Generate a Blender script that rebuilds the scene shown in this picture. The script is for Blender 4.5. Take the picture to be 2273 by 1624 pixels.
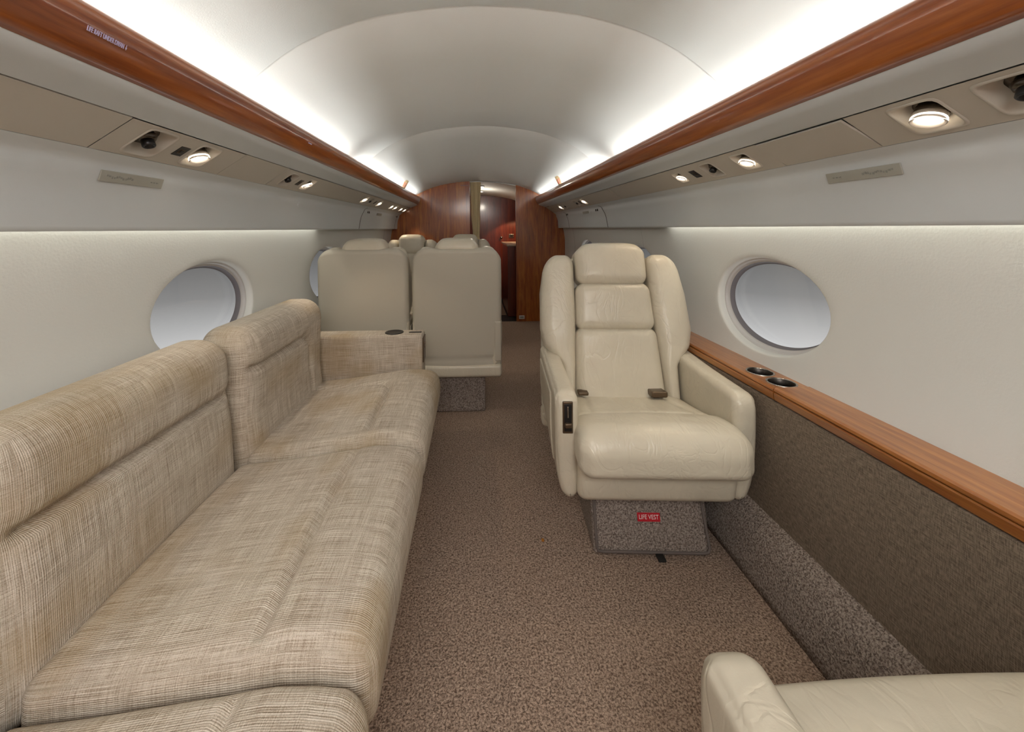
import bpy, math, random
import numpy as np
from mathutils import Vector, Matrix

# ---------------------------------------------------------------- camera, world, exposure, lights
S = bpy.context.scene
COL = S.collection
for o in list(bpy.data.objects):
    bpy.data.objects.remove(o)
PI = math.pi
RAD = math.radians
W0, H0 = 2273.0, 1624.0
FPX, CX, CY = 884.0, 1083.0, 507.0
cam_d = bpy.data.cameras.new('camera')
cam = bpy.data.objects.new('camera', cam_d)
COL.objects.link(cam)
cam_d.sensor_fit = 'HORIZONTAL'
cam_d.sensor_width = 36.0
cam_d.lens = 36.0 * FPX / W0
cam_d.shift_x = (W0 / 2 - CX) / W0
cam_d.shift_y = -(H0 / 2 - CY) / W0
cam_d.clip_start = 0.02
cam.matrix_world = (Matrix.Translation((-0.056, 0, 1.2)) @ Matrix.Rotation(RAD(-2.0), 4, 'Z')
                    @ Matrix.Rotation(PI / 2, 4, 'X') @ Matrix.Rotation(-0.0066, 4, 'Z'))
S.camera = cam
S.view_settings.view_transform = 'Standard'
S.view_settings.look = 'None'
S.view_settings.gamma = 1.0
S.view_settings.use_curve_mapping = False
S.view_settings.exposure = 0.15

world = bpy.data.worlds.new('hangar_daylight')
S.world = world
world.use_nodes = True
wn = world.node_tree
wn.nodes.clear()
_tc = wn.nodes.new('ShaderNodeTexCoord')
_sx = wn.nodes.new('ShaderNodeSeparateXYZ')
_mr = wn.nodes.new('ShaderNodeMapRange')
_mr.inputs['From Min'].default_value = -0.25
_mr.inputs['From Max'].default_value = 0.0
_rp = wn.nodes.new('ShaderNodeValToRGB')
_rp.color_ramp.elements[0].color = (0.62, 0.62, 0.62, 1)
_rp.color_ramp.elements[1].color = (0.055, 0.055, 0.055, 1)
_e = _rp.color_ramp.elements.new(0.45)
_e.color = (0.23, 0.23, 0.23, 1)
_bg = wn.nodes.new('ShaderNodeBackground')
_wo = wn.nodes.new('ShaderNodeOutputWorld')
wn.links.new(_tc.outputs['Generated'], _sx.inputs[0])
wn.links.new(_sx.outputs['Z'], _mr.inputs['Value'])
wn.links.new(_mr.outputs[0], _rp.inputs[0])
wn.links.new(_rp.outputs[0], _bg.inputs[0])
wn.links.new(_bg.outputs[0], _wo.inputs[0])


def area(name, loc, direction, lx, ly, power, color):
    d = bpy.data.lights.new(name, 'AREA')
    d.shape = 'RECTANGLE'
    d.size, d.size_y = lx, ly
    d.energy, d.color = power, color
    o = bpy.data.objects.new(name, d)
    COL.objects.link(o)
    z = -Vector(direction).normalized()
    y = Vector((0, 1, 0))
    x = y.cross(z).normalized()
    m = Matrix((x, y, z)).transposed().to_4x4()
    o.matrix_world = Matrix.Translation(loc) @ m
    return o


NEUT = (0.96, 0.98, 0.96)
WARM = (1.0, 0.96, 0.84)
PW = 3.5    # cove power per metre
for s in (-1, 1):
    for (a, b) in ((-1.40, 2.36), (2.60, 4.98)):
        area('cove_lamp', (s * 0.838, (a + b) / 2, 1.537), (s * 0.15, 0, 0.95), 0.05, b - a, PW * (b - a), NEUT)
area('sidewall_lamp', (1.075, 1.05, 1.235), (0.25, 0, -1), 0.02, 2.5, 1.6, WARM)
area('sidewall_lamp', (-1.075, 1.35, 1.235), (-0.25, 0, -1), 0.02, 2.6, 1.5, WARM)


# added soft fill under the ceiling behind the camera, brightens the seat fronts
area('aft_fill', (0.0, -0.80, 1.84), (0, 0.75, -1), 1.2, 1.1, 44, (1.0, 0.97, 0.93))


# ---------------------------------------------------------------- materials
def rgb(h):
    h = h.lstrip('#')
    c = [int(h[i:i + 2], 16) / 255 for i in (0, 2, 4)]
    return tuple(x / 12.92 if x <= 0.04045 else ((x + 0.055) / 1.055) ** 2.4 for x in c) + (1,)


class NT:
    def __init__(self, name):
        self.m = bpy.data.materials.new(name)
        self.m.use_nodes = True
        self.t = self.m.node_tree
        self.b = self.t.nodes['Principled BSDF']
        self.out = self.t.nodes['Material Output']

    def n(self, typ, **kw):
        x = self.t.nodes.new('ShaderNode' + typ)
        for k, v in kw.items():
            if k in x.inputs:
                x.inputs[k].default_value = v
            else:
                setattr(x, k, v)
        return x

    def l(self, a, b):
        self.t.links.new(a, b)

    def coords(self, scale, uv=False):
        tc = self.n('TexCoord')
        mp = self.n('Mapping')
        mp.inputs['Scale'].default_value = scale
        self.l(tc.outputs['UV' if uv else 'Object'], mp.inputs['Vector'])
        return mp.outputs[0]

    def noise(self, vec, scale, detail=3, rough=0.5, dist=0.0):
        x = self.n('TexNoise')
        x.inputs['Scale'].default_value = scale
        x.inputs['Detail'].default_value = detail
        x.inputs['Roughness'].default_value = rough
        x.inputs['Distortion'].default_value = dist
        self.l(vec, x.inputs['Vector'])
        return x.outputs[0]

    def ramp(self, fac, stops):
        r = self.n('ValToRGB')
        e = r.color_ramp.elements
        e[0].position, e[0].color = stops[0]
        e[1].position, e[1].color = stops[-1]
        for p, c in stops[1:-1]:
            k = e.new(p)
            k.color = c
        self.l(fac, r.inputs[0])
        return r.outputs[0]

    def mix(self, fac, a, b, mode='MIX'):
        x = self.n('Mix')
        x.data_type = 'RGBA'
        x.blend_type = mode
        for sock, v in ((x.inputs[0], fac), (x.inputs[6], a), (x.inputs[7], b)):
            if hasattr(v, 'links'):
                self.l(v, sock)
            else:
                sock.default_value = v
        return x.outputs[2]

    def math(self, op, a, b=0.0):
        x = self.n('Math')
        x.operation = op
        for sock, v in ((x.inputs[0], a), (x.inputs[1], b)):
            if hasattr(v, 'links'):
                self.l(v, sock)
            else:
                sock.default_value = v
        return x.outputs[0]

    def bump(self, h, strength, dist):
        x = self.n('Bump')
        x.inputs['Strength'].default_value = strength
        x.inputs['Distance'].default_value = dist
        self.l(h, x.inputs['Height'])
        self.l(x.outputs[0], self.b.inputs['Normal'])

    def color(self, c):
        if hasattr(c, 'links'):
            self.l(c, self.b.inputs['Base Color'])
        else:
            self.b.inputs['Base Color'].default_value = c


M = {}


def plain(name, c, rough=0.5, metal=0.0, bump=None, spec=0.5, coat=0.0):
    t = NT(name)
    t.color(rgb(c) if isinstance(c, str) else c)
    t.b.inputs['Roughness'].default_value = rough
    t.b.inputs['Metallic'].default_value = metal
    t.b.inputs['Specular IOR Level'].default_value = spec
    t.b.inputs['Coat Weight'].default_value = coat
    if bump:
        sc, st, di = bump
        t.bump(t.noise(t.coords((1, 1, 1)), sc, 3), st, di)
    M[name] = t.m
    return t


plain('headliner', '#e2e3e0', 0.75, bump=(260, 0.15, 0.002), spec=0.25)
plain('sidewall', '#dedfdb', 0.7, bump=(150, 0.25, 0.002), spec=0.25)
plain('valence', '#d0d5d7', 0.55, bump=(300, 0.08, 0.001), spec=0.3)
plain('panel_white', '#c2bdb3', 0.55, spec=0.3)
plain('window_ring', '#c9c7c6', 0.35)
plain('gasket', '#77747a', 0.6)
plain('dark_gap', '#1c1a18', 0.8)
plain('chrome', '#b9b4ae', 0.18, 1.0)
plain('dark_chrome', '#5e5852', 0.22, 1.0)
plain('cup_steel', '#4a4643', 0.38, 1.0)
plain('bronze', '#6b5c4c', 0.35, 0.8)
plain('black', '#141416', 0.35)
plain('placard', '#a9a9a0', 0.4)
plain('tag_amber', '#a9946f', 0.4)
plain('placard_ink', '#93958f', 0.5)
plain('red_label', '#c01f2e', 0.4)
plain('white_ink', '#f0efee', 0.5)
plain('violet_ink', '#cfc4e6', 0.4)
plain('outlet_white', '#d8d4d2', 0.4)
plain('stone_top', '#c9b39c', 0.25)
plain('piping_grey', '#6d6460', 0.9)
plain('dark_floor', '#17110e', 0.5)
plain('tan_mat', '#8d7460', 0.9)


def leather(name, c, stretch):
    t = NT(name)
    v = t.coords((1, 1, 1))
    n1 = t.noise(v, 3.0, 4, 0.6)
    a = rgb(c)
    dk = tuple(x * 0.86 for x in a[:3]) + (1,)
    t.color(t.mix(t.ramp(n1, [(0.35, (0, 0, 0, 1)), (0.7, (1, 1, 1, 1))]), dk, a))
    t.b.inputs['Roughness'].default_value = 0.30
    t.b.inputs['Specular IOR Level'].default_value = 0.45
    vs = t.coords(stretch)
    w = t.noise(vs, 5.0, 3, 0.55, 0.8)
    g = t.noise(v, 420, 2, 0.5)
    cr_ = t.noise(t.coords(tuple(q * 1.0 for q in stretch)), 9.0, 2, 0.5, 2.2)
    rdg = t.math('ABSOLUTE', t.math('SUBTRACT', cr_, 0.5))
    rdg = t.math('MINIMUM', t.math('MULTIPLY', rdg, 14.0), 1.0)
    h = t.math('ADD', t.math('MULTIPLY', w, 1.0), t.math('MULTIPLY', g, 0.03))
    h = t.math('ADD', h, t.math('MULTIPLY', rdg, 0.11))
    t.bump(h, 0.42, 0.012)
    M[name] = t.m


leather('leather', '#dad2bf', (1, 1, 0.6))
leather('leather_seat', '#dad2bf', (1.0, 0.45, 1))
plain('leather_back', '#c2bcad', 0.5, bump=(6, 0.12, 0.01), spec=0.35)

# woven linen on the divan: UV are metres
def linen(name, dark, mid, light, stain):
    t = NT(name)
    na = t.noise(t.coords((9, 560, 1), True), 1.0, 2, 0.6)
    nb = t.noise(t.coords((440, 13, 1), True), 1.0, 2, 0.6)
    nc = t.noise(t.coords((420, 420, 1), True), 1.0, 1, 0.5)
    thr = t.math('ADD', t.math('ADD', t.math('MULTIPLY', na, 0.50), t.math('MULTIPLY', nb, 0.28)), t.math('MULTIPLY', nc, 0.22))
    c = t.ramp(thr, [(0.41, rgb(dark)), (0.48, rgb(mid)), (0.56, rgb(light))])
    st = t.math('MULTIPLY', t.math('ADD', t.noise(t.coords((2.5, 42, 1), True), 1.0, 3, 0.6), t.noise(t.coords((50, 2.5, 1), True), 1.0, 3, 0.6)), 0.5)
    c = t.mix(t.ramp(st, [(0.42, (0.22, 0.22, 0.22, 1)), (0.56, (0, 0, 0, 1))]), c, rgb('#8f7f6c'))
    lo = t.noise(t.coords((1, .7, 1)), 4.2, 2, 0.5)
    c = t.mix(t.ramp(lo, [(0.50, (0, 0, 0, 1)), (0.64, (0.42, 0.42, 0.42, 1))]), c, rgb(stain), 'MIX')
    t.color(c)
    t.b.inputs['Roughness'].default_value = 0.95
    t.b.inputs['Specular IOR Level'].default_value = 0.1
    wv = t.n('TexWave')
    wv.wave_type, wv.bands_direction = 'BANDS', 'Y'
    wv.inputs['Scale'].default_value = 1.0
    t.l(t.coords((1, 85, 1), True), wv.inputs['Vector'])
    wv.inputs['Distortion'].default_value = 0.5
    h = t.math('ADD', t.math('MULTIPLY', thr, 1.2), t.math('MULTIPLY', wv.outputs[1], 0.5))
    t.bump(h, 0.7, 0.0018)
    M[name] = t.m


linen('linen', '#a39584', '#c4b9a9', '#ded5c8', '#ab9268')
plain('plinth_cloth', '#9c846d', 0.9, bump=(400, 0.3, 0.002), spec=0.1)


def carpet(name, a, b, sc=150):
    t = NT(name)
    v = t.coords((1, 1, 1))
    n1 = t.noise(v, sc, 2, 0.6, 0.6)
    n2 = t.noise(v, 2.2, 2, 0.5)
    c = t.ramp(n1, [(0.36, rgb(a)), (0.62, rgb(b))])
    t.color(t.mix(t.math('MULTIPLY', n2, 0.25), c, rgb('#8a6f5c')))
    t.b.inputs['Roughness'].default_value = 1.0
    t.b.inputs['Specular IOR Level'].default_value = 0.05
    t.bump(n1, 1.0, 0.006)
    M[name] = t.m


carpet('carpet', '#6d5d53', '#c6b09f', 175)
carpet('carpet_grey', '#645c58', '#b8aea6', 190)

t = NT('panel_cloth')
v1 = t.coords((1, 40, 500))
v2 = t.coords((1, 500, 60))
nn = t.math('MULTIPLY', t.math('ADD', t.noise(v1, 1, 3, .6), t.noise(v2, 1, 3, .6)), 0.5)
t.color(t.ramp(nn, [(0.40, rgb('#665b4f')), (0.6, rgb('#998b7b'))]))
t.b.inputs['Roughness'].default_value = 0.9
t.b.inputs['Specular IOR Level'].default_value = 0.15
t.bump(nn, 0.4, 0.002)
M['panel_cloth'] = t.m


def wood(name, scale, dark, mid, light, rough=0.12, uvm=False):
    t = NT(name)
    v = t.coords(scale)
    n1 = t.noise(v, 1.0, 6, 0.65, 1.2)
    n2 = t.noise(t.coords(tuple(x * 6 for x in scale)), 1.0, 4, 0.6)
    c = t.ramp(n1, [(0.30, rgb(dark)), (0.5, rgb(mid)), (0.72, rgb(light))])
    c = t.mix(0.35, c, t.ramp(n2, [(0.35, rgb(dark)), (0.65, rgb(light))]))
    t.color(c)
    t.b.inputs['Roughness'].default_value = 0.3
    t.b.inputs['Coat Weight'].default_value = 0.8
    t.b.inputs['Coat Roughness'].default_value = rough
    M[name] = t.m


wood('wood_trim', (14, 0.7, 14), '#6f3010', '#99501f', '#b96f33', 0.08)
wood('wood_ledge', (14, 0.8, 14), '#763c12', '#a96426', '#c68a42', 0.16)
wood('wood_bulkhead', (9, 9, 0.9), '#64280c', '#9c4e1b', '#c67c35', 0.12)
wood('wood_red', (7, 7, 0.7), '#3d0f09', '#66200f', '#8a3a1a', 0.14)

t = NT('window_glass')
g = t.n('BsdfGlossy')
g.inputs['Roughness'].default_value = 0.02
tr = t.n('BsdfTransparent')
mx = t.n('MixShader')
mx.inputs[0].default_value = 0.04
t.l(tr.outputs[0], mx.inputs[1])
t.l(g.outputs[0], mx.inputs[2])
t.l(mx.outputs[0], t.out.inputs[0])
M['window_glass'] = t.m


def emit(name, c, s):
    t = NT(name)
    t.color((0.8, 0.8, 0.8, 1))
    t.b.inputs['Emission Color'].default_value = c
    t.b.inputs['Emission Strength'].default_value = s
    M[name] = t.m


emit('lamp_lens', (1.0, 0.86, 0.68, 1), 9.0)
emit('lamp_lens_small', (1.0, 0.93, 0.86, 1), 3.0)
t = NT('clear_plastic')
t.color((0.75, 0.7, 0.65, 1))
t.b.inputs['Roughness'].default_value = 0.15
t.b.inputs['Transmission Weight'].default_value = 0.6
M['clear_plastic'] = t.m


# ---------------------------------------------------------------- object helpers
def make(name, V, F, mat, parent=None, smooth=True, uv=None, mats=None, midx=None, wn_=False):
    me = bpy.data.meshes.new(name)
    me.from_pydata([tuple(map(float, v)) for v in V], [], [tuple(map(int, f)) for f in F])
    for m in (mats or [mat]):
        me.materials.append(M[m])
    if midx is not None:
        me.polygons.foreach_set('material_index', midx)
    if smooth:
        me.polygons.foreach_set('use_smooth', [True] * len(me.polygons))
    if uv is not None:
        lay = me.uv_layers.new(name='UVMap')
        flat = []
        for f, fu in zip(F, uv):
            for c in fu:
                flat += [float(c[0]), float(c[1])]
        lay.data.foreach_set('uv', flat)
    me.update()
    o = bpy.data.objects.new(name, me)
    COL.objects.link(o)
    if parent:
        o.parent = parent
    if wn_:
        md = o.modifiers.new('weighted', 'WEIGHTED_NORMAL')
        md.keep_sharp = False
    return o


def empty(name, loc=(0, 0, 0), rz=0.0):
    o = bpy.data.objects.new(name, None)
    o.empty_display_size = 0.05
    COL.objects.link(o)
    o.location = loc
    o.rotation_euler = (0, 0, rz)
    return o


def tag(o, label, cat, group=None):
    o['label'] = label
    o['category'] = cat
    if group:
        o['group'] = group
    return o


def struct(o):
    o['kind'] = 'structure'
    return o


def copy_tree(o, parent=None):
    c = o.copy()
    COL.objects.link(c)
    if parent:
        c.parent = parent
    for ch in o.children:
        copy_tree(ch, c)
    return c


def axis_coords(h, r, step, seg=4):
    """coordinates on a cube edge: dense inside the rounding"""
    inner = h - r
    if inner > 1e-6:
        n = max(1, int(round(2 * inner / step)))
        mid = list(np.linspace(-inner, inner, n + 1))
    else:
        mid = [0.0]
    arc = [inner + r * math.tan(PI / 4 * k / seg) for k in range(1, seg + 1)]
    return np.array([-a for a in reversed(arc)] + mid + arc)


def rbox(size, center=(0, 0, 0), r=0.01, step=0.05, seg=3):
    hx, hy, hz = [s / 2 for s in size]
    r = min(r, hx, hy, hz)
    ax = [axis_coords(h, r, step, seg) for h in (hx, hy, hz)]
    H = (hx, hy, hz)
    V, F, UV, key = [], [], [], {}

    def vid(q):
        k = (round(q[0], 6), round(q[1], 6), round(q[2], 6))
        if k in key:
            return key[k]
        q = np.array(q)
        inn = np.clip(q, [-(h - r) for h in H], [(h - r) for h in H])
        d = q - inn
        L = np.linalg.norm(d)
        p = inn + (d / L * r if L > 0 else d)
        key[k] = len(V)
        V.append(p)
        return key[k]

    for a in range(3):
        b, c = (a + 1) % 3, (a + 2) % 3
        B, Cc = ax[b], ax[c]
        for s in (-1, 1):
            for i in range(len(B) - 1):
                for j in range(len(Cc) - 1):
                    qs = []
                    for (x, y) in ((i, j), (i + 1, j), (i + 1, j + 1), (i, j + 1)):
                        q = [0, 0, 0]
                        q[a], q[b], q[c] = s * H[a], B[x], Cc[y]
                        qs.append(q)
                    if s < 0:
                        qs.reverse()
                    F.append([vid(q) for q in qs])
                    # v axis of the UV follows world y where there is one
                    def uvq(q):
                        if a == 1:
                            return (q[0], q[2])
                        o_ = 2 if a == 0 else 0
                        return (q[o_] + (0.37 if a == 0 else 0), q[1])
                    UV.append([uvq(q) for q in qs])
    V = np.array(V) + np.array(center)
    return V, F, UV


def normals(V, F):
    N = np.zeros_like(V)
    for f in F:
        n = np.cross(V[f[2]] - V[f[0]], V[f[3 if len(f) > 3 else 1]] - V[f[1 if len(f) > 3 else 0]])
        for i in f:
            N[i] += n
    L = np.linalg.norm(N, axis=1)
    L[L == 0] = 1
    return N / L[:, None]


def groove(V, F, path, w, depth, facing=None):
    """press a stitched crease along a polyline into the surface"""
    N = normals(V, F)
    P = np.array(path, float)
    best = np.full(len(V), 9.0)
    for a, b in zip(P[:-1], P[1:]):
        ab = b - a
        t = np.clip(((V - a) @ ab) / max(ab @ ab, 1e-12), 0, 1)
        d = np.linalg.norm(V - (a + t[:, None] * ab), axis=1)
        best = np.minimum(best, d)
    k = np.exp(-(best / w) ** 2)
    if facing is not None:
        k = k * (N @ np.array(facing, float) > 0.2)
    return V - N * (depth * k)[:, None]


def box(name, x0, x1, y0, y1, z0, z1, mat, parent=None, r=0.004):
    V, F, UV = rbox((x1 - x0, y1 - y0, z1 - z0), ((x0 + x1) / 2, (y0 + y1) / 2, (z0 + z1) / 2), r, 10, 2)
    return make(name, V, F, mat, parent, True, UV, wn_=True)


def loft(rings, closed=True, cap=False):
    """rings: list of equally long point lists"""
    n = len(rings[0])
    V = [p for r_ in rings for p in r_]
    F = []
    for i in range(len(rings) - 1):
        for j in range(n if closed else n - 1):
            k = (j + 1) % n
            F.append((i * n + j, i * n + k, (i + 1) * n + k, (i + 1) * n + j))
    if cap:
        F.append(tuple(reversed(range(n))))
        F.append(tuple((len(rings) - 1) * n + j for j in range(n)))
    return V, F


def extrude_y(name, prof, ys, mat, parent=None, closed=True, smooth=True, side=1):
    rings = [[(side * x, y, z) for x, z in prof] for y in ys]
    V, F = loft(rings, closed, closed)
    if side > 0:
        F = [tuple(reversed(f)) for f in F]
    return make(name, V, F, mat, parent, smooth)


def cyl(name, c, r, h, mat, parent=None, axis=(0, 0, 1), n=32, prof=None):
    """lathe about an axis through c; prof = [(radius, height)]"""
    a = Vector(axis).normalized()
    u = a.orthogonal().normalized()
    v = a.cross(u)
    prof = prof or [(0.0, 0), (r * 0.97, 0), (r, h * 0.03), (r, h * 0.97), (r * 0.97, h), (0.0, h)]
    rings = []
    for (rr, hh) in prof:
        rings.append([tuple(Vector(c) + a * hh + (u * math.cos(2 * PI * k / n) + v * math.sin(2 * PI * k / n)) * max(rr, 1e-5))
                      for k in range(n)])
    V, F = loft(rings)
    return make(name, V, F, mat, parent, True)


def text_geo(body, size, extrude=0.0006):
    cu = bpy.data.curves.new('tmp_text', 'FONT')
    cu.body = body
    cu.size = size
    cu.align_x, cu.align_y = 'CENTER', 'CENTER'
    cu.extrude = extrude
    cu.resolution_u = 3
    o = bpy.data.objects.new('tmp_text', cu)
    COL.objects.link(o)
    dg = bpy.context.evaluated_depsgraph_get()
    me = bpy.data.meshes.new_from_object(o.evaluated_get(dg))
    V = np.array([v.co[:] for v in me.vertices])
    F = [tuple(p.vertices) for p in me.polygons]
    bpy.data.objects.remove(o)
    bpy.data.curves.remove(cu)
    bpy.data.meshes.remove(me)
    return V, F


def mark_geo(length, height, n, seed, t=0.0008, wave=0.0):
    """a row of small worn strokes, for markings too faint to read"""
    rn = random.Random(seed)
    V, F, x = [], [], -length / 2
    step = length / n
    for i in range(n):
        w, h = step * rn.uniform(.45, .8), height * rn.uniform(.7, 1)
        yo = wave * math.sin(i * 1.3)
        k = len(V)
        for z in (0, t):
            V += [(x, yo - h / 2, z), (x + w, yo - h / 2, z), (x + w, yo + h / 2, z), (x, yo + h / 2, z)]
        F += [(k, k + 3, k + 2, k + 1), (k + 4, k + 5, k + 6, k + 7)] + [(k + a, k + (a + 1) % 4, k + 4 + (a + 1) % 4, k + 4 + a) for a in range(4)]
        x += step
    return np.array(V), F


def frame_map(V, origin, right, up):
    right, up = Vector(right).normalized(), Vector(up).normalized()
    nrm = right.cross(up)
    A = np.array([right[:], up[:], nrm[:]])
    return np.array(V) @ A + np.array(origin)


# ---------------------------------------------------------------- cabin shell
Y0, Y1 = -1.5, 5.12
Y2 = 6.75


def wallx(z):
    return math.sqrt(1.125 ** 2 - (z - 0.95) ** 2) if abs(z - .95) < 1.1 else 0.3


# floor
V, F, UV = rbox((2.3, Y1 - Y0 + 0.02, 0.04), (0, (Y0 + Y1) / 2, -0.02), 0.001, 5, 1)
struct(make('floor', V, F, 'carpet', None, False, UV))

# ceiling
CP = [(0, 1.937), (.105, 1.934), (.21, 1.923), (.33, 1.906), (.44, 1.878), (.535, 1.845), (.63, 1.797), (.70, 1.748), (.765, 1.690),
      (.825, 1.640), (.865, 1.600), (.885, 1.565), (.892, 1.53)]


def ceil_prof(y):
    D = np.interp(y, [-2, 1.32, 2.78, 3.6, 5.12, 6.8], [-.005, 0, .022, .062, .127, .19])
    half = [(x, z - D * min(1, max(0, (z - 1.62) / .317)) ** .7) for x, z in CP]
    return [(-x, z) for x, z in reversed(half[1:])] + half


def resample(pr, n):
    P = np.array(pr)
    d = np.r_[0, np.cumsum(np.linalg.norm(np.diff(P, axis=0), axis=1))]
    # smooth cubic through the points
    t = np.linspace(0, d[-1], n)
    out = np.c_[np.interp(t, d, P[:, 0]), np.interp(t, d, P[:, 1])]
    for _ in range(4):
        out[1:-1] = 0.25 * out[:-2] + 0.5 * out[1:-1] + 0.25 * out[2:]
    return out


def ceiling_mesh(name, ya, yb, lip_a=False, lip_b=False):
    ys = sorted(set(list(np.linspace(ya, yb, max(3, int((yb - ya) / 0.25)))) + ([ya + 0.004] if lip_a else []) + ([yb - 0.004] if lip_b else [])))
    rings = []
    for y in ys:
        pr = resample(ceil_prof(y), 81)
        up = 0.006 if ((lip_a and y == ya) or (lip_b and y == yb)) else 0
        rings.append([(x, y, z + up) for x, z in pr])
    V, F = loft(rings, closed=False)
    return struct(make(name, V, F, 'headliner', None, True))


ceiling_mesh('ceiling', Y0, 1.3185, False, True)
ceiling_mesh('ceiling', 1.3215, 2.778, True, True)
ceiling_mesh('ceiling', 2.781, 5.14, True, False)
# joint backing so that no light leaks through the panel joints
for yj in (1.32, 2.78):
    pr = resample(ceil_prof(yj), 81)
    V, F = loft([[(x, yj - 0.01, z + 0.009) for x, z in pr], [(x, yj + 0.01, z + 0.009) for x, z in pr]], closed=False)
    struct(make('ceiling_trim', V, F, 'headliner'))

# side walls with oval windows
ZL, ZH = 0.58, 1.34
WA, WB, WZ = 0.308, 0.197, 0.885
WIN = {1: [0.325, 1.585, 2.845, 4.105], -1: [0.385, 1.655, 2.925, 4.165]}


def oval(yc, off, th):
    return yc + (WA - off) * math.cos(th), WZ + (WB - off) * math.sin(th)


def rect_hit(yc, th, ya, yb):
    dy, dz = math.cos(th), math.sin(th)
    t = 9.0
    if dy > 1e-9: t = min(t, (yb - yc) / dy)
    if dy < -1e-9: t = min(t, (ya - yc) / dy)
    if dz > 1e-9: t = min(t, (ZH - WZ) / dz)
    if dz < -1e-9: t = min(t, (ZL - WZ) / dz)
    return yc + dy * t, WZ + dz * t


wnum = 0
for s, nm in ((1, 'wall_right'), (-1, 'wall_left')):
    V, F = [], []
    cs = WIN[s]
    bounds = [Y0] + [(a + b) / 2 for a, b in zip(cs[:-1], cs[1:])] + [Y1 + 0.02]
    for ci, yc in enumerate(cs):
        ya, yb = bounds[ci], bounds[ci + 1]
        ths = [2 * PI * k / 96 for k in range(96)]
        for (yy, zz) in ((ya, ZL), (ya, ZH), (yb, ZL), (yb, ZH)):
            ths.append(math.atan2(zz - WZ, yy - yc) % (2 * PI))
        ths = sorted(set(round(x, 7) for x in ths))
        rings = []
        for f in np.linspace(1, 0, 10) ** 1.3:
            ring = []
            for th in ths:
                ey, ez = oval(yc, 0, th)
                ry, rz = rect_hit(yc, th, ya, yb)
                y, z = ey + (ry - ey) * f, ez + (rz - ez) * f
                ring.append((s * wallx(z), y, z))
            rings.append(ring)
        for (off, dep) in ((0.003, 0.001), (0.007, 0.005), (0.009, 0.011), (0.010, 0.020), (0.0105, 0.030)):
            ring = []
            for th in ths:
                y, z = oval(yc, off, th)
                ring.append((s * (wallx(z) + dep), y, z))
            rings.append(ring)
        v, f_ = loft(rings)
        k = len(V)
        V += v
        if s > 0:
            f_ = [tuple(reversed(q)) for q in f_]
        F += [tuple(i + k for i in q) for q in f_]
        # window as structure with ring, gasket, pane
        wnum += 1
        root = struct(empty('window_%d' % wnum, (s * 1.13, yc, WZ)))
        ths2 = [2 * PI * k / 96 for k in range(96)]

        def ringset(nm_, rows, mat):
            rr = []
            for off, dep in rows:
                rr.append([(s * (wallx(oval(yc, off, th)[1]) + dep) - s * 1.13, oval(yc, off, th)[0] - yc, oval(yc, off, th)[1] - WZ) for th in ths2])
            v, f_ = loft(rr)
            return make(nm_, v, f_, mat, root)
        ringset('window_frame', [(0.0100, 0.029), (0.016, 0.030), (0.0175, 0.033), (0.019, 0.045), (0.027, 0.046)], 'window_ring')
        ringset('window_seal', [(0.0265, 0.0455), (0.029, 0.050), (0.031, 0.062), (0.036, 0.064)], 'gasket')
        ring = [(s * 1.19 - s * 1.13, oval(yc, 0.032, th)[0] - yc, oval(yc, 0.032, th)[1] - WZ) for th in ths2]
        ring2 = [(p[0] + s * 0.004, p[1], p[2]) for p in ring]
        v, f_ = loft([ring, ring2], True, True)
        make('window_pane', v, f_, 'window_glass', root, False)
    struct(make(nm, V, F, 'sidewall'))

# wall seams far forward
for s, yy in ((1, 4.62), (-1, 4.70), (1, 2.72)):
    rings = []
    zz = np.linspace(0.66, 1.30, 24)
    wd = 0.004 if yy > 4 else 0.0015
    V, F = loft([[(s * (wallx(z) - 0.0008), yy + d, z) for z in zz] for d in (-wd / 2, wd / 2)], closed=False)
    struct(make('wall_trim', V, F, 'dark_gap' if yy > 4 else 'gasket'))

# lower walls: cloth panels and carpeted sills, both sides
struct(extrude_y('wall_panel_left', [(1.064, .0), (1.064, .60), (1.12, .60), (1.12, .0)], [Y0, Y1], 'panel_cloth', None, True, False, -1))
for s, nm in ((1, 'right'), ):
    struct(extrude_y('wall_panel_%s' % nm, [(.962, .195), (.958, .35), (.958, .606), (.99, .606), (1.10, .606), (1.10, .195)], [Y0, Y1], 'panel_cloth', None, True, False, s))
    pr = [(.868, 0), (.872, .03), (.892, .12), (.905, .152), (.925, .175), (.962, .197), (1.12, .20), (1.12, 0)]
    struct(extrude_y('baseboard_%s' % nm, pr, list(np.linspace(Y0, Y1, 12)), 'carpet_grey', None, True, True, s))

# rear wall behind the camera
V, F, UV = rbox((2.4, 0.04, 2.0), (0, Y0 - 0.02, 0.97), 0.001, 5, 1)
struct(make('wall_rear', V, F, 'wood_bulkhead', None, False, UV))

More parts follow.
